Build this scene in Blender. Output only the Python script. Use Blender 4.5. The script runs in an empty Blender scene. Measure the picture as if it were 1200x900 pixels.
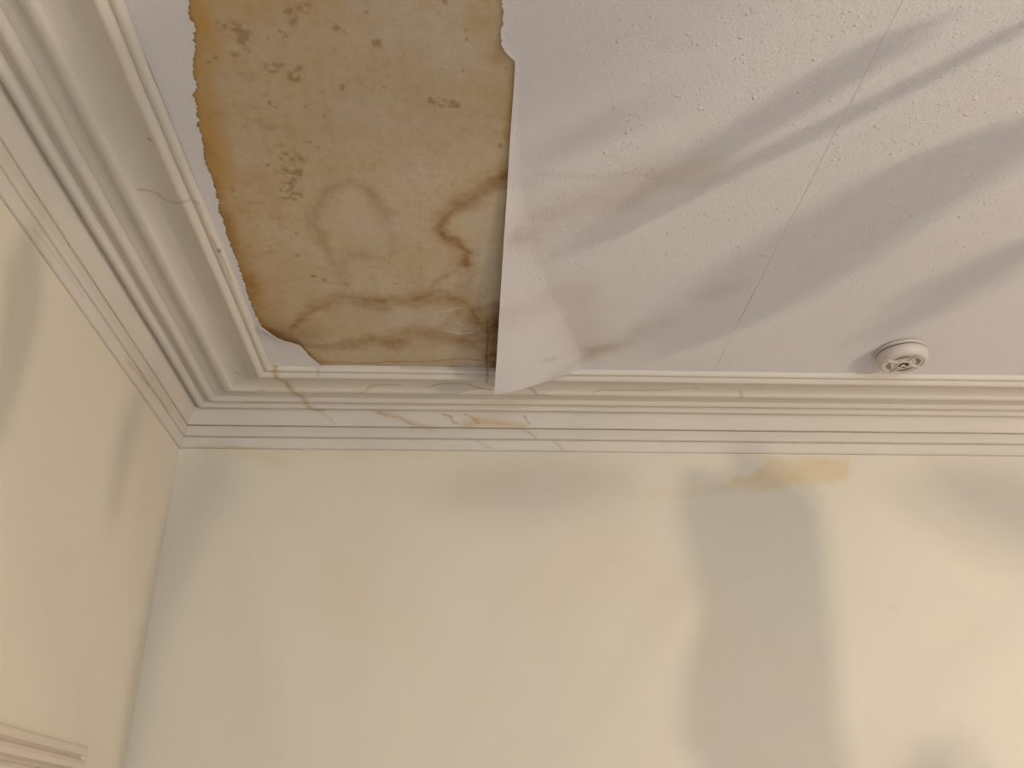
import bpy, bmesh, math, random
import numpy as np
from mathutils import Matrix, Vector

# ------------------------------------------------------------------ camera
SC = bpy.context.scene
COL = SC.collection
F = 1070.0                       # focal length in pixels of a 1200 px wide frame
CEIL = 2.5                       # ceiling height
CAMZ = CEIL - 1.0
CAMLOC = np.array([0.730, -2.1276, CAMZ])
_Y = np.array([548 - 600, -(1000 - 450), F], float); _Y /= np.linalg.norm(_Y)
_X = np.array([1, -0.0125, 0.0]); _X[2] = -(_X[0]*_Y[0] + _X[1]*_Y[1]) / _Y[2]; _X /= np.linalg.norm(_X)
_Z = np.cross(_X, _Y); _Z = -_Z if _Z[1] < 0 else _Z
AX = np.array([_X, _Y, _Z])      # rows: world axes in camera coordinates (right, up, forward)
cam = bpy.data.cameras.new('camera'); camo = bpy.data.objects.new('camera', cam); COL.objects.link(camo)
cam.sensor_width = 36.0; cam.lens = 36.0 * F / 1200.0; cam.clip_start = 0.02
r_, u_, f_ = AX[:, 0], AX[:, 1], AX[:, 2]
camo.matrix_world = Matrix(((r_[0], u_[0], -f_[0], CAMLOC[0]), (r_[1], u_[1], -f_[1], CAMLOC[1]),
                            (r_[2], u_[2], -f_[2], CAMLOC[2]), (0, 0, 0, 1)))
SC.camera = camo

# ------------------------------------------------------------------ world, lights, exposure
SC.view_settings.view_transform = 'Standard'; SC.view_settings.look = 'None'
SC.view_settings.gamma = 1.0; SC.view_settings.use_curve_mapping = False
SC.view_settings.exposure = 0.38
W = bpy.data.worlds.new('world'); SC.world = W; W.use_nodes = True
W.node_tree.nodes['Background'].inputs[0].default_value = (0.62, 0.74, 1.0, 1)
W.node_tree.nodes['Background'].inputs[1].default_value = 1.0
RX, RY = 4.7, -5.0               # right wall, back wall
LAMP = np.array([3.10, -2.55, CEIL - 1.15])      # the two bulbs of a lamp on the right, out of the frame
def light(name, kind, loc, power, colour, **kw):
    l = bpy.data.lights.new(name, kind); o = bpy.data.objects.new(name, l); COL.objects.link(o)
    o.location = loc; l.energy = power; l.color = colour
    for k, v in kw.items(): setattr(l, k, v)
    return o
BULBS = [(-0.021, 0.014, 0.0), (0.021, -0.014, 0.004)]
for d in BULBS:
    light('bulb_light', 'POINT', LAMP + np.array(d), 42, (1.0, 0.845, 0.64), shadow_soft_size=0.013)
# daylight through the window in the back wall
wl = light('window_daylight', 'AREA', (1.5, RY + 0.02, 1.35), 26, (0.76, 0.89, 1.0), shape='RECTANGLE', size=2.2, size_y=1.5)
wl.rotation_euler = (math.radians(-90), 0, math.radians(180))
# added soft fill without a seen source, low at the back of the room
light('fill_light', 'POINT', (3.5, -3.3, 0.85), 37, (1.0, 0.925, 0.86), shadow_soft_size=0.25)

# ------------------------------------------------------------------ pixel -> place helpers
def ray(u, v):
    d = np.array([u - 600.0, -(v - 450.0), F]); return AX @ d
def on_ceiling(u, v, z=CEIL):
    r = ray(u, v); return CAMLOC + r * (z - CAMLOC[2]) / r[2]
def on_far(u, v):
    r = ray(u, v); return CAMLOC - r * CAMLOC[1] / r[1]
def on_left(u, v):
    r = ray(u, v); return CAMLOC - r * CAMLOC[0] / r[0]

# ------------------------------------------------------------------ numpy noise and distance
def vnoise(x, y, seed=0):
    xi = np.floor(x).astype(np.int64); yi = np.floor(y).astype(np.int64)
    fx = x - xi; fy = y - yi; fx = fx*fx*(3-2*fx); fy = fy*fy*(3-2*fy)
    def h(a, b):
        n = (a * 374761393 + b * 668265263 + seed * 982451653) & 0x7fffffff
        n = ((n ^ (n >> 13)) * 1274126177) & 0x7fffffff
        return ((n ^ (n >> 16)) & 0xffff) / 65535.0
    return (h(xi, yi)*(1-fx) + h(xi+1, yi)*fx)*(1-fy) + (h(xi, yi+1)*(1-fx) + h(xi+1, yi+1)*fx)*fy
def fbm(x, y, s, seed=0, octv=4):
    t = 0; a = 0.5; n = 0
    for k in range(octv):
        t = t + a*vnoise(x*s, y*s, seed+k*17); n += a; a *= 0.5; s *= 2.03
    return t / n
def dist_poly(P, pts):
    """distance from points P (n,d) to polyline pts"""
    P = np.asarray(P, float); pts = np.asarray(pts, float)
    best = np.full(len(P), 1e9)
    for a, b in zip(pts[:-1], pts[1:]):
        ab = b - a; t = np.clip(((P - a) @ ab) / max(ab @ ab, 1e-12), 0, 1)
        best = np.minimum(best, np.linalg.norm(P - (a + t[:, None]*ab), axis=1))
    return best
def sstep(a, b, x):
    t = np.clip((x - a) / (b - a), 0, 1); return t*t*(3-2*t)

# ------------------------------------------------------------------ object helpers
def link(name, me, mat=None, parent=None):
    o = bpy.data.objects.new(name, me); COL.objects.link(o)
    if mat: me.materials.append(mat)
    if parent: o.parent = parent
    return o
def tag(o, label=None, cat=None, group=None, kind=None):
    if label: o['label'] = label
    if cat: o['category'] = cat
    if group: o['group'] = group
    if kind: o['kind'] = kind
    return o
def crisp(o):
    m = o.modifiers.new('crisp_rim', 'EDGE_SPLIT'); m.split_angle = math.radians(50)
def empty(name, loc):
    o = bpy.data.objects.new(name, None); COL.objects.link(o); o.location = loc; o.empty_display_size = 0.05
    return o
def grid_mesh(name, V, faces, smooth=True):
    me = bpy.data.meshes.new(name); me.from_pydata(V.tolist() if hasattr(V, 'tolist') else V, [], faces); me.update()
    if smooth: me.polygons.foreach_set('use_smooth', [True]*len(me.polygons))
    return me
def grid_faces(nu, nv, flip=False, off=0):
    i = np.arange(nu-1)[:, None]*nv + np.arange(nv-1)[None, :] + off
    q = np.stack([i, i+1, i+nv+1, i+nv], -1).reshape(-1, 4)
    return (q[:, ::-1] if flip else q).tolist()
def set_attr(me, name, rgba):
    a = me.color_attributes.new(name, 'FLOAT_COLOR', 'POINT')
    a.data.foreach_set('color', np.ascontiguousarray(rgba, dtype=np.float32).ravel())
def bm_obj(name, bm, mat, parent=None, smooth=False):
    bmesh.ops.recalc_face_normals(bm, faces=bm.faces)
    me = bpy.data.meshes.new(name); bm.to_mesh(me); bm.free()
    if smooth: me.polygons.foreach_set('use_smooth', [True]*len(me.polygons))
    return link(name, me, mat, parent)
def add_box(bm, a, b):
    r = bmesh.ops.create_cube(bm, size=1.0)
    for v in r['verts']:
        v.co = Vector([(a[k]+b[k])/2 + v.co[k]*(b[k]-a[k]) for k in range(3)])
    return r['verts']
def add_lathe(bm, prof, n=64, cx=0, cy=0, cap=True):
    rings = []
    for r, z in prof:
        rings.append([bm.verts.new((cx + r*math.cos(2*math.pi*k/n), cy + r*math.sin(2*math.pi*k/n), z)) for k in range(n)])
    for A, B in zip(rings[:-1], rings[1:]):
        for k in range(n): bm.faces.new((A[k], A[(k+1) % n], B[(k+1) % n], B[k]))
    if cap:
        bm.faces.new(rings[0]); bm.faces.new(rings[-1])
def add_tube(bm, pts, rad, n=10):
    pts = [Vector(p) for p in pts]; rings = []
    for i, p in enumerate(pts):
        t = (pts[min(i+1, len(pts)-1)] - pts[max(i-1, 0)]).normalized()
        up = Vector((0, 0, 1)) if abs(t.z) < 0.9 else Vector((1, 0, 0))
        a = t.cross(up).normalized(); b = t.cross(a)
        rr = rad[i] if isinstance(rad, (list, tuple)) else rad
        rings.append([bm.verts.new(p + rr*(math.cos(2*math.pi*k/n)*a + math.sin(2*math.pi*k/n)*b)) for k in range(n)])
    for A, B in zip(rings[:-1], rings[1:]):
        for k in range(n): bm.faces.new((A[k], A[(k+1) % n], B[(k+1) % n], B[k]))
    bm.faces.new(rings[0]); bm.faces.new(rings[-1])

# ------------------------------------------------------------------ materials
class NT:
    def __init__(s, name, rough=0.85, spec=0.25):
        s.m = bpy.data.materials.new(name); s.m.use_nodes = True; s.t = s.m.node_tree
        s.b = s.t.nodes['Principled BSDF']; s.b.inputs['Roughness'].default_value = rough
        s.b.inputs['Specular IOR Level'].default_value = spec
        s.co = s.t.nodes.new('ShaderNodeTexCoord').outputs['Object']
    def n(s, kind, **kw):
        x = s.t.nodes.new(kind)
        for k, v in kw.items(): setattr(x, k, v)
        return x
    def l(s, a, b): s.t.links.new(a, b)
    def noise(s, scale, detail=4, rough=0.55, dist=0.0):
        x = s.n('ShaderNodeTexNoise'); s.l(s.co, x.inputs['Vector'])
        x.inputs['Scale'].default_value = scale; x.inputs['Detail'].default_value = detail
        x.inputs['Roughness'].default_value = rough; x.inputs['Distortion'].default_value = dist
        return x.outputs['Fac']
    def ramp(s, fac, stops):
        x = s.n('ShaderNodeValToRGB'); s.l(fac, x.inputs[0]); e = x.color_ramp.elements
        while len(e) < len(stops): e.new(0.5)
        for k, (p, c) in enumerate(stops):
            e[k].position = p; e[k].color = (c[0], c[1], c[2], 1) if hasattr(c, '__len__') else (c, c, c, 1)
        return x.outputs[0]
    def mix(s, fac, a, b, mode='MIX'):
        x = s.n('ShaderNodeMix', data_type='RGBA', blend_type=mode)
        for sock, v in ((x.inputs[0], fac), (x.inputs[6], a), (x.inputs[7], b)):
            if hasattr(v, 'node'): s.l(v, sock)
            elif hasattr(v, '__len__'): sock.default_value = (v[0], v[1], v[2], 1)
            else: sock.default_value = v
        return x.outputs[2]
    def math(s, op, a, b=0.0):
        x = s.n('ShaderNodeMath', operation=op)
        for sock, v in ((x.inputs[0], a), (x.inputs[1], b)):
            if hasattr(v, 'node'): s.l(v, sock)
            else: sock.default_value = v
        return x.outputs[0]
    def attr(s, name):
        x = s.n('ShaderNodeAttribute', attribute_name=name)
        y = s.n('ShaderNodeSeparateColor'); s.l(x.outputs['Color'], y.inputs[0])
        return y.outputs[0], y.outputs[1], y.outputs[2], x.outputs['Alpha']
    def col(s, v): s.l(v, s.b.inputs['Base Color']) if hasattr(v, 'node') else setattr(s.b.inputs['Base Color'], 'default_value', (*v, 1))
    def bump(s, h, strength=0.3, distance=0.002, prev=None):
        x = s.n('ShaderNodeBump'); s.l(h, x.inputs['Height'])
        x.inputs['Strength'].default_value = strength; x.inputs['Distance'].default_value = distance
        if prev: s.l(prev, x.inputs['Normal'])
        s.l(x.outputs[0], s.b.inputs['Normal']); return x.outputs[0]

BROWN = (0.245, 0.130, 0.055); OCHRE = (0.43, 0.25, 0.065); DARK = (0.055, 0.035, 0.02)
WHITE = (0.70, 0.655, 0.60); CREAM = (0.660, 0.615, 0.522)

def mat_plaster():                                   # bare stained ceiling plaster
    s = NT('bare_plaster', 0.95, 0.1)
    base = s.mix(s.ramp(s.noise(6, 6, 0.65, 0.4), [(0.36, 0), (0.62, 1)]), (0.475, 0.375, 0.250), (0.515, 0.445, 0.350))
    st = s.n('ShaderNodeMapping'); s.l(s.co, st.inputs[0]); st.inputs['Scale'].default_value = (70, 5, 1)
    sn = s.n('ShaderNodeTexNoise'); s.l(st.outputs[0], sn.inputs['Vector']); sn.inputs['Scale'].default_value = 1.0; sn.inputs['Detail'].default_value = 4
    base = s.mix(s.math('MULTIPLY', s.ramp(sn.outputs['Fac'], [(0.45, 0), (0.7, 1)]), 0.22), base, (0.40, 0.29, 0.16))
    base = s.mix(s.math('MULTIPLY', s.ramp(s.noise(60, 6, 0.75), [(0.45, 0), (0.66, 1)]), 0.28), base, (0.37, 0.27, 0.14))
    base = s.mix(s.math('MULTIPLY', s.ramp(s.noise(17, 5, 0.7, 0.6), [(0.5, 0), (0.66, 1)]), 0.35), base, (0.51, 0.455, 0.385))
    r, g, b, a = s.attr('stain')
    c = s.mix(g, base, OCHRE); c = s.mix(a, c, (0.50, 0.445, 0.37)); c = s.mix(r, c, BROWN); c = s.mix(b, c, DARK)
    fine = s.ramp(s.noise(380, 4, 0.9), [(0.3, 0.84), (0.7, 1.13)])
    s.col(s.mix(1.0, c, fine, 'MULTIPLY'))
    s.bump(s.noise(160, 5, 0.7), 0.5, 0.0014); return s.m
def mat_woodchip():                                  # painted woodchip wallpaper
    s = NT('woodchip_paper', 0.75, 0.25)
    r, g, b, a = s.attr('stain')
    base = s.mix(s.ramp(s.noise(2.5, 4, 0.55), [(0.3, 0), (0.7, 1)]), (0.700, 0.668, 0.680), (0.730, 0.690, 0.690))
    c = s.mix(g, base, (0.46, 0.33, 0.19)); c = s.mix(r, c, (0.25, 0.17, 0.10)); c = s.mix(b, c, DARK)
    s.col(c)
    wn = s.n('ShaderNodeTexNoise'); s.l(s.co, wn.inputs['Vector']); wn.inputs['Scale'].default_value = 60
    wx = s.n('ShaderNodeVectorMath', operation='MULTIPLY_ADD'); s.l(wn.outputs['Color'], wx.inputs[0])
    wx.inputs[1].default_value = (0.005, 0.005, 0.005); s.l(s.co, wx.inputs[2])
    hs = None
    for sc, keep_at, amp, seed in ((210, 0.30, 0.55, 0.0), (130, 0.45, 0.8, 3.1), (78, 0.80, 1.3, 5.7)):
        mp = s.n('ShaderNodeMapping'); s.l(wx.outputs[0], mp.inputs[0]); mp.inputs['Location'].default_value = (seed, seed, seed)
        vo = s.n('ShaderNodeTexVoronoi'); s.l(mp.outputs[0], vo.inputs['Vector']); vo.inputs['Scale'].default_value = sc
        sep = s.n('ShaderNodeSeparateColor'); s.l(vo.outputs['Color'], sep.inputs[0])
        keep = s.math('MULTIPLY', s.math('GREATER_THAN', sep.outputs[0], keep_at), s.math('MULTIPLY', sep.outputs[1], amp))
        blob = s.ramp(vo.outputs['Distance'], [(0.0, 1.0), (0.33, 0.0)])
        h = s.math('MULTIPLY', blob, keep)
        hs = h if hs is None else s.math('ADD', hs, h)
    p = s.bump(s.noise(190, 5, 0.8), 1.0, 0.0027)
    s.bump(s.math('MULTIPLY', hs, a), 0.75, 0.0028, p); return s.m
def mat_painted(name, base, rough=0.6, streak=True, spec=0.3):
    s = NT(name, rough, spec)
    c = s.mix(s.ramp(s.noise(3, 5, 0.6), [(0.3, 0), (0.7, 1)]), tuple(x*0.965 for x in base), tuple(min(1, x*1.03) for x in base))
    r, g, b, a = s.attr('stain')
    c = s.mix(g, c, (0.50, 0.36, 0.18)); c = s.mix(r, c, (0.30, 0.20, 0.125)); c = s.mix(b, c, (0.12, 0.09, 0.07))
    s.col(c); s.bump(s.noise(130, 5, 0.7), 0.28, 0.0012); return s.m
def mat_wall():
    s = NT('emulsion_wall', 0.7, 0.25)
    c = s.mix(s.ramp(s.noise(2.2, 5, 0.6, 0.3), [(0.36, 0), (0.68, 1)]), CREAM, (0.655, 0.600, 0.505))
    c = s.mix(s.math('MULTIPLY', s.ramp(s.noise(7, 4, 0.6, 0.5), [(0.50, 0), (0.78, 1)]), 0.2), c, (0.66, 0.60, 0.475))
    r, g, b, a = s.attr('stain')
    c = s.mix(g, c, (0.62, 0.46, 0.24)); c = s.mix(r, c, (0.36, 0.27, 0.19))
    s.col(c); s.bump(s.noise(90, 6, 0.7), 0.3, 0.001); return s.m
def mat_plain(name, base, rough=0.6, spec=0.3, metal=0.0, var=0.04):
    s = NT(name, rough, spec); s.b.inputs['Metallic'].default_value = metal
    s.col(s.mix(s.ramp(s.noise(9, 3), [(0.3, 0), (0.7, 1)]), tuple(x*(1-var) for x in base), tuple(min(1, x*(1+var)) for x in base)))
    s.bump(s.noise(200, 3), 0.1, 0.0005); return s.m
M_PLASTER = mat_plaster(); M_CHIP = mat_woodchip()
M_CORNICE = mat_painted('cornice_paint', (0.590, 0.545, 0.490)); M_WALL = mat_wall()
M_CASING = mat_painted('casing_gloss', (0.60, 0.53, 0.44), 0.35)
M_PLASTIC = mat_plain('detector_plastic', (0.52, 0.47, 0.425), 0.45, 0.4)
M_SLOT = mat_plain('dark_slot', (0.035, 0.025, 0.018), 0.6)
M_CHROME = mat_plain('pale_metal', (0.8, 0.78, 0.72), 0.25, 0.5, 0.6)
M_FLOOR = mat_plain('grey_carpet', (0.34, 0.36, 0.40), 0.95, 0.05)
M_METAL = mat_plain('lamp_metal', (0.08, 0.07, 0.06), 0.5)

# ------------------------------------------------------------------ cornice profile: (out from wall, below ceiling)
def smooth_curve(pts, n=6):
    P = [np.array(p, float) for p in pts]; out = []
    for i in range(len(P)-1):
        p0 = P[max(i-1, 0)]; p1 = P[i]; p2 = P[i+1]; p3 = P[min(i+2, len(P)-1)]
        for k in range(n):
            t = k/n; out.append(0.5*((2*p1)+(-p0+p2)*t+(2*p0-5*p1+4*p2-p3)*t*t+(-p0+3*p1-3*p2+p3)*t**3))
    out.append(P[-1]); return out
PROFILE = []
def seg(pts, n=1):
    c = smooth_curve(pts, n) if n > 1 else [np.array(p, float) for p in pts]
    if PROFILE and np.linalg.norm(PROFILE[-1]-c[0]) < 1e-6: c = c[1:]
    PROFILE.extend(c)
seg([(0, .0985), (.0030, .0965), (.0080, .0860), (.0115, .0760), (.0118, .0725)], 2)
seg([(.0118, .0725), (.0090, .0700), (.0118, .0680)])
seg([(.0118, .0680), (.0150, .0660), (.0165, .0560), (.0172, .0440)], 2)
seg([(.0172, .0440), (.0140, .0412), (.0180, .0395)])
seg([(.0180, .0395), (.0205, .030), (.0260, .0175), (.0335, .0075), (.0400, .0005)], 3)
seg([(.0400, .0005), (.0440, .0015), (.0480, .0085), (.0560, .0105), (.0620, .0070), (.0665, .0005)], 4)
seg([(.0665, .0005), (.0740, .0005), (.0790, .0060), (.0880, .0085), (.0950, .0055), (.1000, .0005)], 3)
seg([(.1000, .0005), (.1260, .0005), (.1310, .0060)], 2)
seg([(.1310, .0060), (.1400, .0098), (.1500, .0096), (.1560, .0040)], 3)
seg([(.1560, .0040), (.1680, .0005), (.1880, .0000), (.2080, .0040), (.2240, .0120), (.2330, .0182)], 4)
seg([(.2330, .0182), (.2380, .0190), (.2450, .0155), (.2490, .0105)], 3)
seg([(.2490, .0105), (.2530, .0120), (.2590, .0125), (.2640, .0080), (.2655, -.004)], 3)
_p = [PROFILE[0]]
for _a, _b in zip(PROFILE[:-1], PROFILE[1:]):        # no facet longer than 2.2 mm
    _n = max(1, int(math.ceil(np.linalg.norm(_b-_a)/.0022)))
    _p += [_a + (_b-_a)*k/_n for k in range(1, _n+1)]
PROFILE = np.array(_p); NP_ = len(PROFILE)
PMAX = 0.2655

# ray against the cornice (far one: runs along x; left one: runs along y)
def on_cornice(u, v, side='far'):
    d = ray(u, v); k = 1 if side == 'far' else 0; sg = -1 if side == 'far' else 1
    o2 = np.array([CAMLOC[k]*sg, CEIL - CAMLOC[2]]); d2 = np.array([d[k]*sg, -d[2]])
    best = None
    for a, b in zip(PROFILE[:-1], PROFILE[1:]):
        e = b - a; den = d2[0]*e[1] - d2[1]*e[0]
        if abs(den) < 1e-9: continue
        w = a - o2; t = (w[0]*e[1]-w[1]*e[0])/den; q = (w[0]*d2[1]-w[1]*d2[0])/den
        if t > 0 and -1e-6 <= q <= 1+1e-6 and (best is None or t < best): best = t
    return None if best is None else CAMLOC + d*best
def dense(pts, n=6):
    out = []
    for a, b in zip(pts[:-1], pts[1:]):
        for k in range(n): out.append((a[0]+(b[0]-a[0])*k/n, a[1]+(b[1]-a[1])*k/n))
    out.append(pts[-1]); return out

# ------------------------------------------------------------------ room shell
def ns_lines(segs):                                  # non-uniform grid lines
    o = []
    for a, b, n in segs: o.extend(np.linspace(a, b, n, endpoint=False).tolist())
    o.append(segs[-1][1]); return np.array(o)
def zero_attr(o, alpha=0.0):
    n = len(o.data.vertices); c = np.zeros((n, 4)); c[:, 3] = alpha; set_attr(o.data, 'stain', c)
def slab(name, a, b, mat, kind='structure'):
    bm = bmesh.new(); add_box(bm, a, b); o = bm_obj(name, bm, mat); tag(o, kind=kind); zero_attr(o); return o

# ceiling plaster with its water stains
def px_ceil(pts): return np.array([on_ceiling(*p)[:2] for p in pts])
PXM = 0.00205                                        # metres per pixel on the ceiling patch, roughly
def build_ceiling():
    x0, y0 = 0.262, -0.262
    gx = ns_lines([(x0, 0.84, 250), (0.84, RX+0.1, 8)])
    gy = ns_lines([(y0, -1.38, 480), (-1.38, RY-0.1, 8)])
    X, Y = np.meshgrid(gx, gy, indexing='ij'); X = X.ravel(); Y = Y.ravel()
    V = np.stack([X, Y, np.full_like(X, CEIL)], 1)
    wx = X + (fbm(X, Y, 26, 3)-.5)*0.028 + (fbm(X, Y, 90, 5)-.5)*0.006
    wy = Y + (fbm(X, Y, 26, 9)-.5)*0.028 + (fbm(X, Y, 90, 6)-.5)*0.006
    P = np.stack([wx, wy], 1); P0 = np.stack([X, Y], 1)
    n1 = fbm(X, Y, 22, 21); n2 = fbm(X, Y, 75, 31); n3 = fbm(X, Y, 7, 41); n5 = fbm(X, Y, 150, 61, 3)
    brown = np.zeros(len(X)); ochre = np.zeros(len(X)); dark = np.zeros(len(X)); pale = np.zeros(len(X))
    def line(pts, w, s, arr, warp=True, soft=1.0, breakup=0.6):
        d = dist_poly(P if warp else P0, px_ceil(pts)); w *= PXM
        m = s*np.exp(-(d/(w*soft))**2)*(1-breakup + breakup*2*n1*np.clip(n2*1.6, 0, 1.3)); np.maximum(arr, m, out=arr)
    def one_sided(pts, w, s, arr, side):             # a wash that fades away on one side of a tide line
        c = px_ceil(pts); d = dist_poly(P, c); cc = np.array(px_ceil([side]))[0]
        mid = c.mean(0); sg = ((P-mid) @ (cc-mid)) > 0
        np.maximum(arr, s*np.exp(-(d/(w*PXM)))*sg*(0.4+n1), out=arr)
    T1 = [(600, 200), (586, 209), (570, 221), (557, 231), (546, 239), (534, 243), (524, 250), (517, 259), (514, 268), (520, 277), (533, 283), (544, 289), (548, 299), (546, 312)]
    line(T1, 5.0, 0.95, brown); line(T1[:6], 9, 0.8, brown); line(T1, 12, 0.55, ochre); line([(520, 285), (540, 240), (575, 226)], 9, .25, pale)
    line([(546, 312), (534, 321), (516, 324), (506, 329), (503, 336), (511, 341), (528, 341)], 3, 0.5, brown)
    line([(548, 300), (547, 330), (550, 355)], 12, 0.35, brown)
    T2 = [(390, 312), (380, 296), (372, 277), (368, 262), (370, 245), (378, 230), (392, 219), (410, 214), (425, 219), (438, 232), (448, 248), (455, 262)]
    line(T2, 4.5, 0.42, brown); line(T2[2:], 8, 0.34, brown); line([(455, 262), (460, 280), (460, 300)], 4, 0.22, brown)
    T3 = [(340, 392), (352, 374), (364, 362), (380, 355), (400, 350), (425, 349), (450, 351), (475, 354), (490, 348), (510, 346), (530, 350), (545, 356), (553, 364), (557, 372), (566, 377), (578, 378)]
    line(T3, 5.0, 0.66, brown); line(T3[3:], 14, 0.45, brown); line(T3, 12, .4, ochre)
    line([(400, 355), (430, 357), (455, 362)], 7, 0.5, brown)
    T4 = [(350, 402), (380, 407), (410, 404), (440, 398), (462, 402), (480, 390), (505, 391), (530, 397), (560, 399), (592, 396)]
    line(T4, 9, 0.66, brown); line(T4[4:], 15, 0.62, brown); line(T4, 18, .35, ochre)
    line([(535, 352), (540, 366), (528, 374), (522, 380), (540, 385)], 8, 0.4, brown)
    line([(560, 378), (585, 380)], 16, 0.8, brown); line([(545, 392), (588, 392)], 13, .62, brown); line([(576, 385), (580, 428)], 13, 0.98, brown)
    line([(585, 360), (584, 428)], 9, 0.55, dark, breakup=.2)
    line([(372, 425), (400, 424), (440, 425), (470, 424), (500, 424), (520, 421), (545, 420), (556, 421), (575, 424)], 1.3, 0.75, brown, breakup=.3)
    line([(360, 428), (470, 432), (590, 434)], 3.5, 0.75, brown, breakup=.3)
    line([(571, 376), (572, 395), (570, 415), (571, 445)], 1.0, 0.8, dark, False, breakup=.3)
    line([(553, 362), (556, 370), (563, 375)], 1.2, 0.5, dark, False)
    line([(420, 250), (436, 256), (452, 255)], 12, 0.10, pale); line([(410, 262), (440, 275)], 22, 0.35, pale, breakup=.2)
    line([(440, 378), (500, 372)], 16, 0.30, pale, breakup=.3); line([(420, 415), (540, 412)], 6, 0.35, pale, breakup=.3)
    line([(524, 365), (530, 362), (538, 361)], 2.0, 1.0, pale, False, breakup=.1); line([(524, 388), (540, 391), (552, 390)], 2.4, 1.0, pale, False, breakup=.1)
    line([(560, 250), (566, 330)], 14, 0.35, pale, breakup=.2)
    line([(309, 293), (316, 292)], 1.2, 0.8, pale, False); line([(536, -4), (541, 6), (546, -2)], 9, 0.5, pale, False, breakup=.1)
    brown *= 1-.9*sstep(.45, .8, pale)
    # ochre seepage down the torn left edge
    E = [(224, 0), (228, 60), (234, 110), (243, 190), (262, 262), (285, 330), (300, 378), (340, 410), (375, 430)]
    de = dist_poly(P, px_ceil(E))/PXM
    ochre = np.maximum(ochre, np.clip(1.0*np.exp(-(de/20.0)**2)*(0.55+0.8*n1), 0, 1)); ochre = np.maximum(ochre, 0.55*np.exp(-de/75.0)*(0.4+1.1*n3))
    line([(236, 110), (246, 170), (254, 222)], 19, 1.0, ochre, breakup=.15); line([(250, 210), (262, 250), (285, 312), (292, 350), (302, 376)], 7, 0.6, brown)
    line([(284, 300), (292, 335), (300, 368), (316, 385), (345, 400), (368, 420)], 10, 0.6, brown); line([(278, 290), (283, 312), (292, 340)], 1.8, 0.45, brown)
    line([(240, 172), (245, 215)], 8, 0.35, brown)
    line([(225, -10), (300, 6), (380, 2)], 14, 0.5, ochre); line([(596, 60), (598, 120), (594, 160)], 5, 0.55, ochre); line([(596, 70), (590, 60)], 9, 0.4, brown)
    line([(558, 0), (584, 60)], 16, 0.5, ochre)
    line([(300, 375), (360, 395)], 24, 0.45, brown); line([(405, 330), (400, 310), (420, 300)], 9, 0.28, brown)
    line([(330, 200), (420, 190), (520, 120), (590, 130)], 40, 0.30, ochre)
    rnd = random.Random(4)
    spots = [(276, 36, 8), (284, 45, 5), (288, 58, 4), (270, 60, 3), (355, 13, 5), (336, 15, 4), (331, 43, 3.5), (340, 25, 3), (320, 78, 6), (333, 74, 2.5), (348, 90, 5), (352, 80, 2.5),
             (340, 187, 8), (332, 202, 5), (342, 206, 7), (350, 203, 4), (335, 215, 4), (336, 222, 5), (330, 234, 4), (342, 231, 6), (370, 171, 2.5), (360, 165, 2.5), (373, 133, 1.8), (442, 50, 3), (521, 2, 3), (432, 10, 2),
             (342, 296, 4), (255, 66, 3), (261, 32, 2), (310, 195, 2), (246, 141, 2.2), (320, 120, 3), (520, 121, 5), (535, 125, 5), (505, 118, 4), (384, 330, 4), (370, 325, 3), (415, 331, 3), (405, 330, 3), (590, 60, 3)]
    for k in range(70): spots.append((rnd.uniform(228, 590), rnd.uniform(0, 420), rnd.uniform(0.7, 2.0)))
    for (u, v, rr) in spots:
        c = on_ceiling(u, v)[:2]; ok = (abs(X-c[0]) < .05) & (abs(Y-c[1]) < .05)
        d = np.hypot(P[ok, 0]-c[0], P[ok, 1]-c[1])/PXM
        m = 0.70*sstep(rr*1.45, rr*0.6, d)*np.clip((n5[ok]-.40)*6, 0, 1); brown[ok] = np.maximum(brown[ok], m)
    band = np.clip((n2-0.56)*5, 0, 1)*np.clip(n3*2.2-.7, 0, 1)*0.35*np.exp(-de/160.0); brown = np.maximum(brown, band)
    C = np.clip(np.stack([brown*.85, ochre*.85, dark*.8, pale], 1), 0, 1)
    me = grid_mesh('ceiling', V, grid_faces(len(gx), len(gy), True)); set_attr(me, 'stain', C)
    o = link('ceiling', me, M_PLASTER); o.modifiers.new('thick', 'SOLIDIFY').thickness = 0.03; o.modifiers[0].offset = -1
    tag(o, kind='structure'); return o
build_ceiling()

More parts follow.
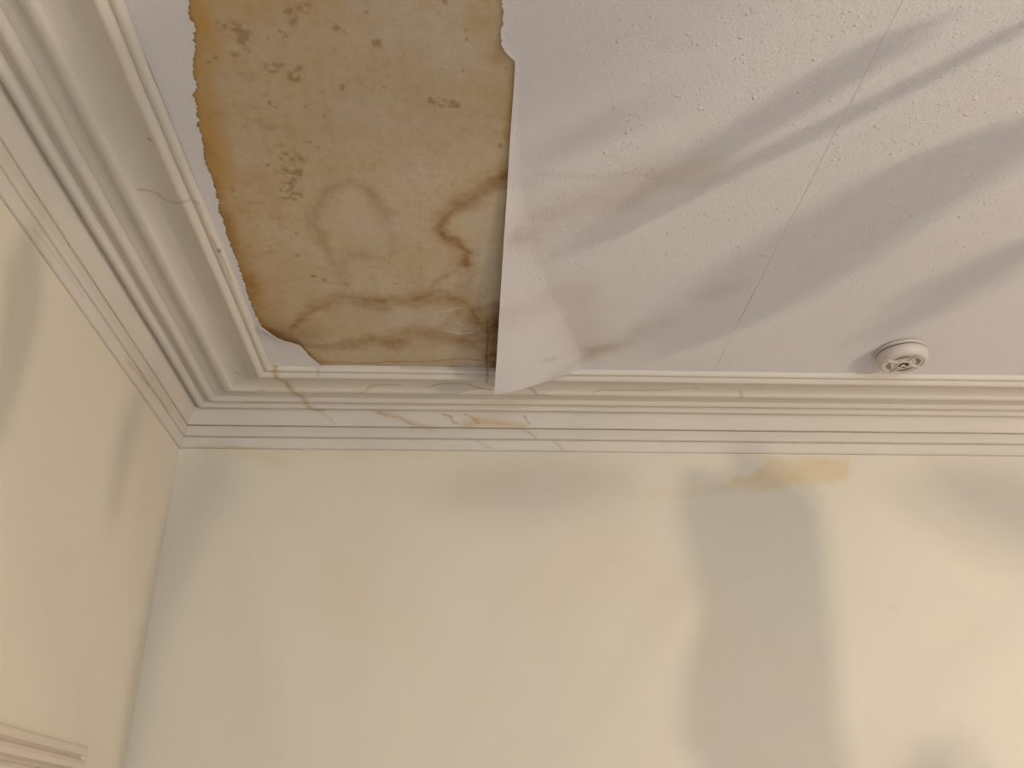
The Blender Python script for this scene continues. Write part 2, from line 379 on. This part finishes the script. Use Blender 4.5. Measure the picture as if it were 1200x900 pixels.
# walls
def build_far_wall():
    gx = ns_lines([(-0.1, 2.3, 260), (2.3, RX+0.1, 4)]); gz = ns_lines([(0, 1.5, 4), (1.5, 2.44, 130), (2.44, CEIL+0.08, 3)])
    X, Z = np.meshgrid(gx, gz, indexing='ij'); X = X.ravel(); Z = Z.ravel()
    V = np.stack([X, np.zeros_like(X), Z], 1); P = np.stack([X + (fbm(X, Z, 30, 2)-.5)*.02, Z + (fbm(X, Z, 30, 8)-.5)*.02], 1)
    n1 = fbm(X, Z, 20, 14); g = np.zeros(len(X)); r = np.zeros(len(X))
    def ln(pts, w, s, arr):
        q = np.array([on_far(*p)[[0, 2]] for p in pts]); d = dist_poly(P, q)
        np.maximum(arr, s*np.exp(-(d/w)**2)*(.5+n1), out=arr)
    # brush of old varnish-like stain under the cornice
    poly = [on_far(*p)[[0, 2]] for p in ((905, 536), (996, 538), (997, 560), (975, 566), (900, 572), (850, 575), (835, 570), (880, 556))]
    inside = np.zeros(len(X), bool); k = len(poly)-1
    for i in range(len(poly)):
        a, b = poly[i], poly[k]
        inside ^= ((a[1] > P[:, 1]) != (b[1] > P[:, 1])) & (P[:, 0] < (b[0]-a[0])*(P[:, 1]-a[1])/(b[1]-a[1]+1e-12)+a[0]); k = i
    dd = dist_poly(P, poly+[poly[0]]); sd = np.where(inside, dd, -dd)
    g = np.maximum(g, 0.50*sstep(-.008, .010, sd)*(.4+1.1*n1))
    ln([(880, 574), (930, 569), (990, 563)], .008, .28, g); ln([(735, 580), (800, 577), (870, 573)], .012, .16, g)
    ln([(280, 530), (310, 534), (335, 545)], .018, .30, g); ln([(240, 526), (420, 531), (520, 533)], .012, .16, g)
    ln([(370, 620), (350, 600)], .07, .08, g); ln([(400, 680), (420, 720)], .09, .09, g); ln([(560, 560), (640, 545), (720, 560)], .06, .10, r)  # last stroke puts the shade below the cornice into the colour
    ln([(480, 570), (540, 575)], .04, .12, g); ln([(1046, 711), (1051, 712)], .004, .28, r)
    ln([(860, 561), (863, 563)], .006, .22, r)
    ln([(820, 690), (826, 750)], .05, .10, g); ln([(640, 690), (700, 640), (790, 690)], .09, .10, g)
    me = grid_mesh('wall_far', V, grid_faces(len(gx), len(gz))); C = np.zeros((len(X), 4)); C[:, 0] = r; C[:, 1] = g; set_attr(me, 'stain', np.clip(C, 0, 1))
    o = link('wall_far', me, M_WALL); m = o.modifiers.new('thick', 'SOLIDIFY'); m.thickness = 0.1; m.offset = -1
    me.flip_normals(); m.offset = -1
    tag(o, kind='structure')
build_far_wall()
slab('wall_left', (-0.12, RY-0.1, 0), (0, -0.0005, CEIL+0.08), M_WALL)
slab('wall_right', (RX, RY-0.1, 0), (RX+0.1, -0.0005, CEIL+0.08), M_WALL)
slab('floor', (-0.12, RY-0.1, -0.08), (RX+0.1, 0.1, 0), M_FLOOR)
def back_wall():
    bm = bmesh.new(); y0, y1 = RY-0.1, RY
    add_box(bm, (0.0005, y0, 0), (0.35, y1, CEIL+.05)); add_box(bm, (2.65, y0, 0), (RX-0.0005, y1, CEIL+.05))
    add_box(bm, (0.35, y0, 0), (2.65, y1, 0.55)); add_box(bm, (0.35, y0, 2.15), (2.65, y1, CEIL+.05))
    o = bm_obj('wall_back', bm, M_WALL); tag(o, kind='structure'); zero_attr(o)
    bm = bmesh.new()
    for a, b in (((.35, .55), (.41, 2.15)), ((2.59, .55), (2.65, 2.15)), ((.41, .55), (2.59, .61)), ((.41, 2.09), (2.59, 2.15)), ((1.47, .61), (1.53, 2.09))):
        add_box(bm, (a[0], y0+.02, a[1]), (b[0], y1-.03, b[1]))
    o = bm_obj('window_1', bm, M_CASING); tag(o, kind='structure'); zero_attr(o)
back_wall()

# ------------------------------------------------------------------ cornices
def ripple(s, k, amp=0.0007):                        # hand-run plaster is never quite straight
    return amp*(fbm(s, np.full_like(s, k*1.7), 6, 50+k, 3)-.5)*2
def build_cornice(side):
    run_end = RX if side == 'far' else -RY
    stations = np.concatenate([np.linspace(0, 2.25 if side == 'far' else 1.9, 1000 if side == 'far' else 560, endpoint=False),
                               np.linspace(2.25 if side == 'far' else 1.9, run_end, 12)])
    prof = np.vstack([PROFILE, [[PMAX, -0.045]], [[-0.02, -0.045]], [[-0.02, .0975]]]); n = len(prof)
    S = len(stations); V = np.zeros((S, n, 3))
    wob = fbm(stations, stations*0, 3.3, 77 if side == 'far' else 78, 4)-.5
    wob2 = fbm(stations, stations*0, 14, 87, 3)-.5
    for j, (p, q) in enumerate(prof):
        # mitre: the run starts on the diagonal of the corner
        pp = max(p, 0); s = pp + (stations)*(run_end-pp)/run_end
        vis = j < NP_; fade = sstep(0, .3, stations)
        dp = (0.0016*wob*2 + 0.0006*wob2)*fade if (vis and p > 0.003) else 0*stations
        dq = (0.0012*wob2 + 0.0014*wob)*fade if vis and 0 < j < NP_-1 else 0*stations
        if side == 'left': dp = dp*1.8
        if side == 'far': V[:, j] = np.stack([s, -(p+dp), CEIL-(q+dq)], 1)
        else: V[:, j] = np.stack([p+dp, -s, CEIL-(q+dq)], 1)
    Pv = V[:, :NP_].reshape(-1, 3)
    idx = np.arange(S*n).reshape(S, n)[:, :NP_].ravel()
    C = np.zeros((S*n, 4)); r = np.zeros(len(Pv)); g = np.zeros(len(Pv)); b = np.zeros(len(Pv))
    along = Pv[:, 0] if side == 'far' else -Pv[:, 1]; pj = np.tile(np.arange(NP_), S)
    n1 = fbm(along, pj*0.02, 40, 5); n2 = fbm(along, pj*.05, 120, 6)
    def crack(pts, w, s, arr, soft=False):
        q = [on_cornice(u, v, side) for u, v in dense(pts)]; q = [x for x in q if x is not None]
        if len(q) < 2: return
        for a, c in zip(q[:-1], q[1:]):
            lo = np.minimum(a, c)-w*2.5; hi = np.maximum(a, c)+w*2.5
            ok = np.all((Pv > lo) & (Pv < hi), axis=1)
            if not ok.any() : continue
            d = dist_poly(Pv[ok], [a, c]); arr[ok] = np.maximum(arr[ok], s*np.exp(-(d/(w*(.6+1.2*n2[ok])))**2)*(.35+1.3*n1[ok]))
    # darker tone along the grooves, shade put into the colour of the deep one
    pg = PROFILE[pj]
    for (gp, gq, w, s) in ((.0090, .0700, .0022, .55), (.0140, .0412, .0026, .75), (.0400, .0005, .006, .30), (.0, .0975, .0035, .55), (.0665, .0005, .004, .15), (.1000, .0005, .003, .12), (.249, .0105, .003, .25), (.1310, .006, .002, .12)):
        d = np.hypot(pg[:, 0]-gp, pg[:, 1]-gq); r = np.maximum(r, s*np.exp(-(d/w)**2)*(.55+.8*n2)*(.6+.8*n1))
    if side == 'far':
        crack([(323, 427), (322, 436), (324, 444), (335, 447), (340, 455), (345, 461), (352, 463), (357, 468), (360, 475), (365, 479)], .0065, .60, g); crack([(323, 427), (322, 436), (324, 444), (335, 447), (340, 455), (345, 461), (352, 463), (357, 468), (360, 475), (365, 479)], .0042, .42, r)
        crack([(362, 479), (372, 480), (380, 480)], .003, .7, r); crack([(372, 481), (384, 488), (392, 496)], .003, .25, r)
        crack([(418, 461), (428, 459), (434, 452), (450, 451), (470, 451)], .0022, .60, r)
        crack([(500, 454), (515, 450), (530, 449), (548, 450), (560, 455), (576, 457)], .0022, .62, r)
        crack([(595, 456), (605, 454), (617, 454), (625, 457), (630, 463)], .0026, .55, r); crack([(630, 463), (645, 464)], .002, .6, r)
        crack([(440, 482), (455, 487), (468, 489), (478, 495), (492, 499), (505, 502)], .0036, .42, r); crack([(440, 482), (470, 490), (492, 499), (510, 501)], .009, .30, g)
        crack([(518, 485), (528, 488), (531, 495), (537, 496)], .0030, .55, g); crack([(520, 486), (528, 488), (531, 495), (537, 496)], .002, .5, r)
        crack([(545, 485), (553, 489), (561, 496)], .0025, .55, r); crack([(545, 497), (563, 494), (585, 496), (612, 500)], .009, .60, g)
        crack([(552, 489), (570, 493), (600, 497)], .004, .6, g)
        crack([(614, 487), (620, 497)], .0022, .5, r); crack([(612, 503), (620, 507), (628, 513)], .0024, .5, r); crack([(648, 517), (655, 522), (660, 528)], .0022, .5, r)
        crack([(560, 517), (568, 523), (578, 526)], .002, .35, r); crack([(373, 433), (372.6, 440)], .0026, .55, r)
        crack([(695, 461), (702, 457), (760, 457), (790, 457), (800, 455), (812, 455), (820, 457)], .0018, .45, r); crack([(868, 458), (869, 466)], .0022, .55, r)
        crack([(571, 428), (571, 440), (570, 449)], .0030, .85, r); crack([(470, 431), (530, 432), (585, 434)], .003, .35, r)
        crack([(560, 440), (571, 444), (580, 452)], .012, .30, r)
        crack([(260, 461), (275, 458), (290, 460), (310, 457)], .0016, .4, r)
        for k, x in enumerate((238, 264, 300, 330, 345, 352, 410, 470, 498, 505, 545)):
            crack([(x, 524+x*.0122-2), (x+5, 524+x*.0122-1)], .0022, .6, r)
        crack([(300, 457), (500, 463)], .02, .06, g); crack([(230, 524), (330, 527)], .006, .3, g)
    else:
        crack([(162, 222), (172, 223), (181, 226), (187, 228)], .0022, .6, r); crack([(187, 230), (196, 235), (206, 238), (215, 237), (224, 234), (233, 239)], .0022, .5, r)
        crack([(175, 163), (176, 163.5)], .003, .8, b); crack([(276, 436), (280, 438)], .003, .5, r)
        crack([(256, 293), (257, 295)], .003, .8, b); crack([(248, 278), (262, 305), (272, 330)], .0018, .4, r)
        crack([(150, 424), (172, 450), (195, 478)], .0018, .4, r); crack([(40, 268), (80, 320), (100, 350)], .0016, .28, r); crack([(150, 420), (175, 452), (200, 480)], .012, .3, g)
    C[idx, 0] = r; C[idx, 1] = g; C[idx, 2] = b
    faces = []
    I = np.arange(S*n).reshape(S, n)
    a = I[:-1, :]; c = I[1:, :]; a2 = np.roll(a, -1, 1); c2 = np.roll(c, -1, 1)
    q = np.stack([a, a2, c2, c], -1).reshape(-1, 4).tolist()
    q.append(list(I[0])); q.append(list(I[-1][::-1]))
    name = 'trim_1' if side == 'far' else 'trim_2'
    me = grid_mesh(name, V.reshape(-1, 3), q); set_attr(me, 'stain', np.clip(C, 0, 1))
    bm = bmesh.new(); bm.from_mesh(me); bmesh.ops.recalc_face_normals(bm, faces=bm.faces)
    for e in bm.edges:
        if len(e.link_faces) == 2 and e.calc_face_angle(0) > 0.75: e.smooth = False
    bm.to_mesh(me); bm.free()
    o = link(name, me, M_CORNICE); tag(o, kind='structure'); return o
build_cornice('far'); build_cornice('left')

# ------------------------------------------------------------------ torn wallpaper
def jag(y, seed, amp=0.0022):
    saw = (y*95 + 3*fbm(y, y*0, 40, seed+9, 2)) % 1.0
    return amp*0.9*(saw-.5) + (fbm(y, y*0, 110, seed, 3)-.5)*2*amp + (fbm(y, y*0, 30, seed+5, 2)-.5)*2*amp
SEAM2 = 0.5*(on_ceiling(1057, 0)[0]+on_ceiling(955, 200)[0])
EDGE_R = [(588, -30), (588, 0), (588.5, 40), (590, 54), (596, 62), (604, 70), (603.5, 80), (602, 105), (598, 160), (594, 230), (589, 310), (583, 425)]
YE = -0.2640                                         # where the sheets stop at the cornice
def edge_fn(pts):
    c = px_ceil(pts); o = np.argsort(c[:, 1]); return c[o, 1], c[o, 0]
def paper_material_attr(X, Y, n=None):
    n1 = fbm(X, Y, 14, 3); P = np.stack([X+(fbm(X, Y, 30, 1)-.5)*.03, Y+(fbm(X, Y, 30, 2)-.5)*.03], 1)
    r = np.zeros(len(X)); g = np.zeros(len(X)); b = np.zeros(len(X))
    def ln(pts, w, s, arr, Q=P):
        d = dist_poly(Q, px_ceil(pts)); np.maximum(arr, s*np.exp(-(d/w)**2)*(.4+1.2*n1), out=arr)
    ln([(688, 415), (702, 409), (716, 408)], .024, .40, g); ln([(700, 410), (718, 404), (735, 398)], .024, .17, r); ln([(750, 388), (778, 376)], .030, .15, r)
    ln([(640, 250), (700, 235), (780, 205), (820, 200)], .045, .28, g); ln([(606, 268), (612, 275)], .018, .15, r); ln([(610, 215), (620, 215)], .018, .12, r)
    ln([(620, 280), (660, 260)], .05, .18, g); ln([(830, 345), (860, 335)], .03, .14, r); ln([(600, 360), (680, 340), (690, 410)], .05, .18, g)
    ln([(600, 440), (650, 430), (690, 420)], .02, .16, r); ln([(640, 410), (650, 412)], .010, .2, r); ln([(630, 203), (700, 206), (770, 203)], .010, .10, r)
    return r, g, b
def chip_strength(X, Y):                             # chips read stronger away from the patched end by the cornice
    return 0.25 + 0.85*sstep(-0.40, -0.85, Y)*sstep(0.72, 1.0, X)
def build_sheet(name, x0fn, x1, label, flap=False):
    gy = np.concatenate([np.linspace(YE, -1.45, 330, endpoint=False), np.linspace(-1.45, RY+.002, 6)])
    vis1 = min(x1, 2.35); nt = int((vis1 - 0.72)/0.0045) if flap else 170
    t = np.linspace(0, 1, nt)
    X = np.zeros((len(gy), nt)); 
    x0 = x0fn(gy)
    for i in range(len(gy)): X[i] = x0[i] + (vis1-x0[i])*t
    if x1 > vis1: X = np.hstack([X, np.full((len(gy), 1), x1)])
    nt = X.shape[1]; Y = np.repeat(gy[:, None], nt, 1)
    Z = np.full_like(X, CEIL-0.0022) - 0.0004*fbm(X.ravel(), Y.ravel(), 12, 4).reshape(X.shape)
    Xa, Ya = X.copy(), Y.copy()
    if flap:
        # the sheet has come away along its cut edge and droops in front of the cornice
        s = np.clip((X - x0[:, None]), 0, None); dyn = YE - Y          # 0 at the cornice end, grows towards the room
        reach = 0.20 * np.exp(-(dyn/0.42)**1.6) + 0.0001                                            # how far from the edge it lifts
        k = np.clip(1 - s/reach, 0, 1); drop = 0.046*np.exp(-(dyn/0.20)**1.25)*np.sin(np.pi/2*k)**1.25 + 0.022*np.exp(-(dyn/.55)**2)*k**1.5
        Z = Z - drop
        # spare length of the sheet that once turned onto the cornice
        ext = 0.012*np.exp(-(dyn/0.012))*k
        Y = Y + 0; X = X - 0.10*drop*k
    V = np.stack([X, Y, Z], -1).reshape(-1, 3)
    r, g, b = paper_material_attr(Xa.ravel(), Ya.ravel())
    C = np.clip(np.stack([r, g, b, chip_strength(Xa.ravel(), Ya.ravel())], 1), 0, 1)
    me = grid_mesh(name, V, grid_faces(len(gy), nt)); set_attr(me, 'stain', C)
    if me.polygons[0].normal.z > 0: me.flip_normals()
    o = link(name, me, M_CHIP); m = o.modifiers.new('thick', 'SOLIDIFY'); m.thickness = 0.0009; m.offset = -1; crisp(o)
    tag(o, label, 'wallpaper'); return o
ys, xs = edge_fn(EDGE_R)
def right_edge(y):
    x = np.interp(y, ys, xs); torn = y < px_ceil([(604, 76)])[0][1]
    return x + np.where(torn, jag(y, 11, .0035), 0.0)
build_sheet('wallpaper_sheet', right_edge, SEAM2-0.0003, 'stained woodchip wallpaper sheet beside the bare patch, with its loose corner drooping over the cornice', True)
build_sheet('wallpaper_sheet', lambda y: np.full_like(y, SEAM2+0.0003), RX-0.001, 'wide woodchip wallpaper carrying the smoke detector, right of the ceiling seam')

EDGE_L = [(220, -60), (222, 0), (224, 22), (229, 40), (226, 45), (227, 70), (229, 105), (232, 130), (233, 148), (238, 165), (240.5, 178), (240, 180), (245, 200), (252, 225), (262, 262), (275, 300), (287, 334), (300, 370), (305, 382)]
ysl, xsl = edge_fn(EDGE_L)
def build_strip():
    yend = px_ceil([(304, 380)])[0][1]
    gy = np.concatenate([np.linspace(yend, -1.42, 420, endpoint=False), np.linspace(-1.42, RY+.002, 6)])
    x1 = np.interp(gy, ysl, xsl) + jag(gy, 23, .0036)
    x1 = np.maximum(x1, PMAX+0.004)
    t = np.linspace(0, 1, 16); X = (PMAX-0.001) + (x1-PMAX+0.001)[:, None]*t; Y = np.repeat(gy[:, None], 16, 1)
    Z = np.full_like(X, CEIL-.0020) - 0.0014*t[None, :]**3
    V = np.stack([X, Y, Z], -1).reshape(-1, 3); me = grid_mesh('wallpaper_strip', V, grid_faces(len(gy), 16))
    C = np.zeros((len(V), 4)); C[:, 3] = .18; set_attr(me, 'stain', C)
    if me.polygons[0].normal.z > 0: me.flip_normals()
    o = link('wallpaper_strip', me, M_CHIP); m = o.modifiers.new('thick', 'SOLIDIFY'); m.thickness = .0009; m.offset = -1; crisp(o)
    tag(o, 'narrow ragged strip of grey-white wallpaper left between the left-hand cornice and the bare patch', 'wallpaper')
build_strip()
def build_scrap():
    top = [(304.5, 380), (309, 380), (316, 383), (324, 387), (331, 391), (340, 395), (351, 400), (356, 407), (363, 416), (372, 423), (377, 427.5)]
    cor = px_ceil([(303.5, 380), (307, 392), (311, 405), (315, 418), (318, 427.5)])
    T = px_ceil(top); n = 40; rows = []
    # outline as a fan of rows from the straight cornice side to the torn edge
    tt = np.linspace(0, 1, n)
    def along(c, t):
        d = np.r_[0, np.cumsum(np.linalg.norm(np.diff(c, axis=0), axis=1))]; d /= d[-1]
        return np.stack([np.interp(t, d, c[:, 0]), np.interp(t, d, c[:, 1])], 1)
    A = along(cor, tt); B = along(T, tt); B = B + (np.stack([fbm(tt, tt*0, 60, 3), fbm(tt, tt*0, 60, 4)], 1)-.5)*.004*np.sin(np.pi*tt)[:, None]
    m = 18; V = np.zeros((n, m, 3))
    for j in range(m):
        w = j/(m-1); V[:, j, :2] = A*(1-w)+B*w
        lift = 0.0015 + 0.014*w**2.2*np.exp(-((tt-.22)/.26)**2) + .0016*w**3
        V[:, j, 2] = CEIL - .001 - lift
    V[:, 0, 0] = PMAX-.002; V[..., 0] = np.maximum(V[..., 0], PMAX-.002); V[..., 1] = np.minimum(V[..., 1], YE)
    me = grid_mesh('wallpaper_scrap', V.reshape(-1, 3), grid_faces(n, m)); C = np.zeros((n*m, 4)); C[:, 3] = .1; set_attr(me, 'stain', C)
    if me.polygons[len(me.polygons)//2].normal.z > 0: me.flip_normals()
    o = link('wallpaper_scrap', me, M_CHIP); md = o.modifiers.new('thick', 'SOLIDIFY'); md.thickness = .0008; md.offset = -1; crisp(o)
    tag(o, 'small torn wallpaper remnant with a curled edge in the corner where the two cornices meet', 'wallpaper')
build_scrap()

# ------------------------------------------------------------------ smoke detector
def build_detector():
    c = on_ceiling(1055, 410); R = 0.055
    root = empty('smoke_detector', (c[0], c[1], CEIL-0.0030)); root.rotation_euler = (0, 0, math.radians(18))
    tag(root, 'round off-white smoke detector fixed to the ceiling close to the cornice', 'smoke detector')
    bm = bmesh.new(); add_lathe(bm, [(R*.98, 0), (R*1.02, -.001), (R*1.02, -.005), (R*.99, -.006)]); bm_obj('base_plate', bm, M_PLASTIC, root, True)
    bm = bmesh.new(); add_lathe(bm, [(R*.90, -.005), (R*.90, -.0105)]); bm_obj('shadow_gap', bm, M_SHADE, root, True)  # dark ring, the gap's shadow put into its colour
    bm = bmesh.new(); add_lathe(bm, [(R*.88, -.0095), (R*.97, -.0100), (R*1.0, -.012), (R*.995, -.019), (R*.96, -.0255), (R*.89, -.0310), (R*.82, -.0335), (R*.79, -.0335), (R*.77, -.0320), (R*.30, -.0325)]); crisp(bm_obj('housing', bm, M_PLASTIC, root, True))
    # curved sounder slots round the face, split by the ribs
    for k in range(4):
        bm = bmesh.new(); a0 = math.radians(90*k+14); a1 = math.radians(90*k+76); n = 16; prev = None
        for i in range(n+1):
            a = a0+(a1-a0)*i/n; ww = math.sin(math.pi*i/n)*.07+.012
            row = [bm.verts.new((R*rr*math.cos(a), R*rr*math.sin(a), z)) for rr, z in ((.57-ww, -.0315), (.57-ww, -.0332), (.57+ww, -.0332), (.57+ww, -.0315))]
            if prev:
                for j in range(4): bm.faces.new((prev[j], prev[(j+1) % 4], row[(j+1) % 4], row[j]))
            else: bm.faces.new(row)
            prev = row
        bm.faces.new(prev[::-1]); bm_obj('sounder_slot', bm, M_SHADE, root)
    bm = bmesh.new(); add_lathe(bm, [(R*.30, -.0315), (R*.29, -.0350), (R*.25, -.0360), (R*.20, -.0360), (R*.19, -.0340)], 40); crisp(bm_obj('test_button', bm, M_PLASTIC, root, True))
    bm = bmesh.new(); add_box(bm, (-.0085, -.0085, -.0372), (.0085, .0085, -.0355)); o = bm_obj('sensor_opening', bm, M_SLOT, root); o['label'] = 'dark square central opening'
    bm = bmesh.new(); add_box(bm, (-.0075, -.0020, -.0392), (.0035, .0012, -.0370)); add_box(bm, (-.0055, -.0060, -.0388), (-.0030, .0060, -.0370))
    o = bm_obj('metal_clip', bm, M_CHROME, root); o['label'] = 'bright metal clip across the dark opening'
    for a in (0, math.pi/2, math.pi, 1.5*math.pi):
        bm = bmesh.new(); add_box(bm, (R*.29, -.0016, -.0350), (R*.78, .0016, -.0320))
        for v in bm.verts: v.co = Matrix.Rotation(a, 3, 'Z') @ v.co
        bm_obj('rib', bm, M_PLASTIC, root)
M_SHADE = mat_plain('grey_slot', (0.20, 0.165, 0.135), 0.6)
build_detector()

# ------------------------------------------------------------------ casing on the left wall, its head just in view
def build_casing():
    a = on_left(0, 847); b = on_left(96, 877); top = 0.5*(a[2]+b[2]); yR = b[1]; yL = -1.55
    # section: out from wall, height above the lower edge of the head
    sec = [(0, 0.10), (.010, .100), (.013, .096), (.0140, .0840), (.0090, .0800), (.0110, .078), (.018, .074), (.022, .066), (.022, .058), (.014, .053), (.012, .050), (.020, .046), (.024, .040), (.024, .006), (.020, 0), (0, 0)]
    w = .10
    def ring(kind, y, zt):
        o = []
        for p, h in sec:
            d = w - h                                     # distance inwards from the outer edge
            if kind == 'TR': o.append((p, y - d, zt - d))
            if kind == 'TL': o.append((p, y + d, zt - d))
            if kind == 'BR': o.append((p, y - d, 0.0))
            if kind == 'BL': o.append((p, y + d, 0.0))
        return o
    bm = bmesh.new(); rs = []
    for k, y in (('BR', yR), ('TR', yR), ('TL', yL), ('BL', yL)): rs.append([bm.verts.new(v) for v in ring(k, y, top)])
    n = len(sec)
    for A, B in zip(rs[:-1], rs[1:]):
        for j in range(n): bm.faces.new((A[j], A[(j+1) % n], B[(j+1) % n], B[j]))
    bm.faces.new(rs[0]); bm.faces.new(rs[-1])
    o = bm_obj('trim_3', bm, M_CASING); tag(o, kind='structure'); zero_attr(o)
    bm = bmesh.new(); add_box(bm, (0, yL+w-.005, 0.005), (.008, yR-w+.005, top-w+.005)); o = bm_obj('door_1', bm, M_CASING); tag(o, kind='structure'); zero_attr(o)
build_casing()

# ------------------------------------------------------------------ the lamp right of the frame, and an added plant-shaped blocker that stripes its light
M_BLOCKER = mat_plain('blocker_green', (0.07, 0.13, 0.05), 0.5); M_POT = mat_plain('terracotta', (0.45, 0.20, 0.11), 0.8); M_BULB = mat_plain('lamp_brass', (0.5, 0.38, 0.18), 0.35, 0.5, 0.8)
def build_shadow_caster():  # added and unseen: pot, stem and blades only serve to block lamp light
    base = np.array([2.55, -2.02, 0.0])
    root = empty('added_shadow_caster', base); tag(root, 'unseen plant-shaped blocker added to cast shadow stripes, standing right of the picture', 'shadow caster')
    bm = bmesh.new(); add_lathe(bm, [(.13, 0), (.15, .02), (.19, .30), (.205, .30), (.205, .34), (.185, .34), (.18, .30), (.02, .29)]); bm_obj('pot', bm, M_POT, root, True)
    top = base + np.array([0, 0, 1.32])
    bm = bmesh.new(); add_tube(bm, [(0, 0, .28), (.01, .01, .7), (-.01, 0, 1.1), (0, 0, 1.34)], [.022, .019, .015, .011]); bm_obj('stem', bm, M_BLOCKER, root, True)
    def blocker_blade(surf, pts, k, fade=1.0):
        q = []
        for u, v, w in pts:
            P = surf(u, v); dirp = P - CAMLOC; mpp = np.linalg.norm(dirp)/F
            q.append((LAMP + k*(P-LAMP), w*mpp*k*0.5*1.15))  # blade outline projected from the wanted shadow back towards the lamp
        bm = bmesh.new(); rows = []; L = []
        # stalk from the stem to the blade, then the blade
        d0 = q[0][0]; L = [(top*(1-t)+d0*t + np.array([0, 0, -.03*math.sin(math.pi*t)]), .0011) for t in (0, .33, .66, .93)] + q
        for i, (p, w) in enumerate(L):
            a = L[max(i-1, 0)][0]; b = L[min(i+1, len(L)-1)][0]; t = b-a; t /= np.linalg.norm(t)
            view = p-LAMP; side = np.cross(t, view); side /= np.linalg.norm(side); nrm = np.cross(side, t)
            r = [p-side*w-base, p-nrm*.0015-base, p+side*w-base, p+nrm*.0015-base]
            rows.append([bm.verts.new(x) for x in r])
        for A, B in zip(rows[:-1], rows[1:]):
            for j in range(4): bm.faces.new((A[j], A[(j+1) % 4], B[(j+1) % 4], B[j]))
        bm.faces.new(rows[0]); bm.faces.new(rows[-1]); bm_obj('blocker_blade', bm, M_BLOCKER, root, True)
    blocker_blade(on_ceiling, [(1100, 20, 8), (1050, 46, 34), (960, 98, 38), (870, 155, 36), (790, 208, 34), (720, 255, 26), (660, 300, 10)], .58)
    blocker_blade(on_ceiling, [(1260, 2, 8), (1190, 32, 16), (1080, 92, 20), (960, 150, 22), (860, 198, 22), (780, 240, 20), (700, 285, 10)], .60)
    blocker_blade(on_ceiling, [(1290, 110, 12), (1180, 165, 70), (1080, 215, 95), (980, 275, 100), (900, 330, 105), (830, 380, 80), (780, 415, 20)], .45)
    blocker_blade(on_ceiling, [(1290, 250, 10), (1200, 290, 45), (1120, 335, 55), (1060, 375, 40), (1000, 405, 8)], .42)
    blocker_blade(on_ceiling, [(790, 100, 8), (750, 125, 36), (690, 155, 46), (640, 180, 36), (600, 200, 8)], .36)
    blocker_blade(on_ceiling, [(40, 60, 20), (180, 70, 170), (330, 70, 210), (480, 60, 220), (620, 60, 230), (740, 30, 190), (850, 0, 20)], .20)
    blocker_blade(on_far, [(876, 540, 50), (878, 562, 108), (884, 625, 118), (896, 690, 106), (903, 740, 104), (895, 800, 118), (895, 860, 124), (925, 930, 100), (930, 980, 20)], .40)
    blocker_blade(on_far, [(1300, 600, 10), (1230, 600, 90), (1160, 590, 80), (1100, 570, 50), (1050, 550, 10)], .20)
    blocker_blade(on_far, [(1100, 1000, 40), (1105, 930, 70), (1100, 880, 44), (1095, 850, 6)], .26)
    blocker_blade(on_far, [(730, 570, 10), (680, 570, 36), (620, 575, 40), (560, 575, 34), (510, 570, 8)], .20)
    blocker_blade(on_far, [(262, 520, 10), (235, 570, 34), (200, 650, 30), (172, 730, 26), (150, 800, 26), (140, 900, 20), (138, 950, 6)], .32)
    blocker_blade(on_left, [(40, 250, 10), (30, 330, 60), (15, 420, 50), (-10, 500, 40), (-30, 560, 10)], .34)
    blocker_blade(on_left, [(170, 440, 10), (152, 500, 34), (140, 560, 26), (132, 620, 6)], .24)
build_shadow_caster()
def build_lamp():
    x, y, z = LAMP; root = empty('floor_lamp', (x, y, 0)); tag(root, 'slim brass floor lamp with two bare bulbs, standing right of the picture', 'lamp')
    bm = bmesh.new(); add_lathe(bm, [(.14, 0), (.14, .015), (.03, .03)]); bm_obj('base', bm, M_BULB, root, True)
    bm = bmesh.new(); add_tube(bm, [(0, 0, .02), (0, 0, z-.09)], .011); bm_obj('pole', bm, M_BULB, root, True)
    for d in BULBS:
        bm = bmesh.new(); add_tube(bm, [(0, 0, z-.10), (d[0], d[1], z-.06), (d[0], d[1], z-.032+d[2])], .008); bm_obj('socket', bm, M_BULB, root, True)
build_lamp()
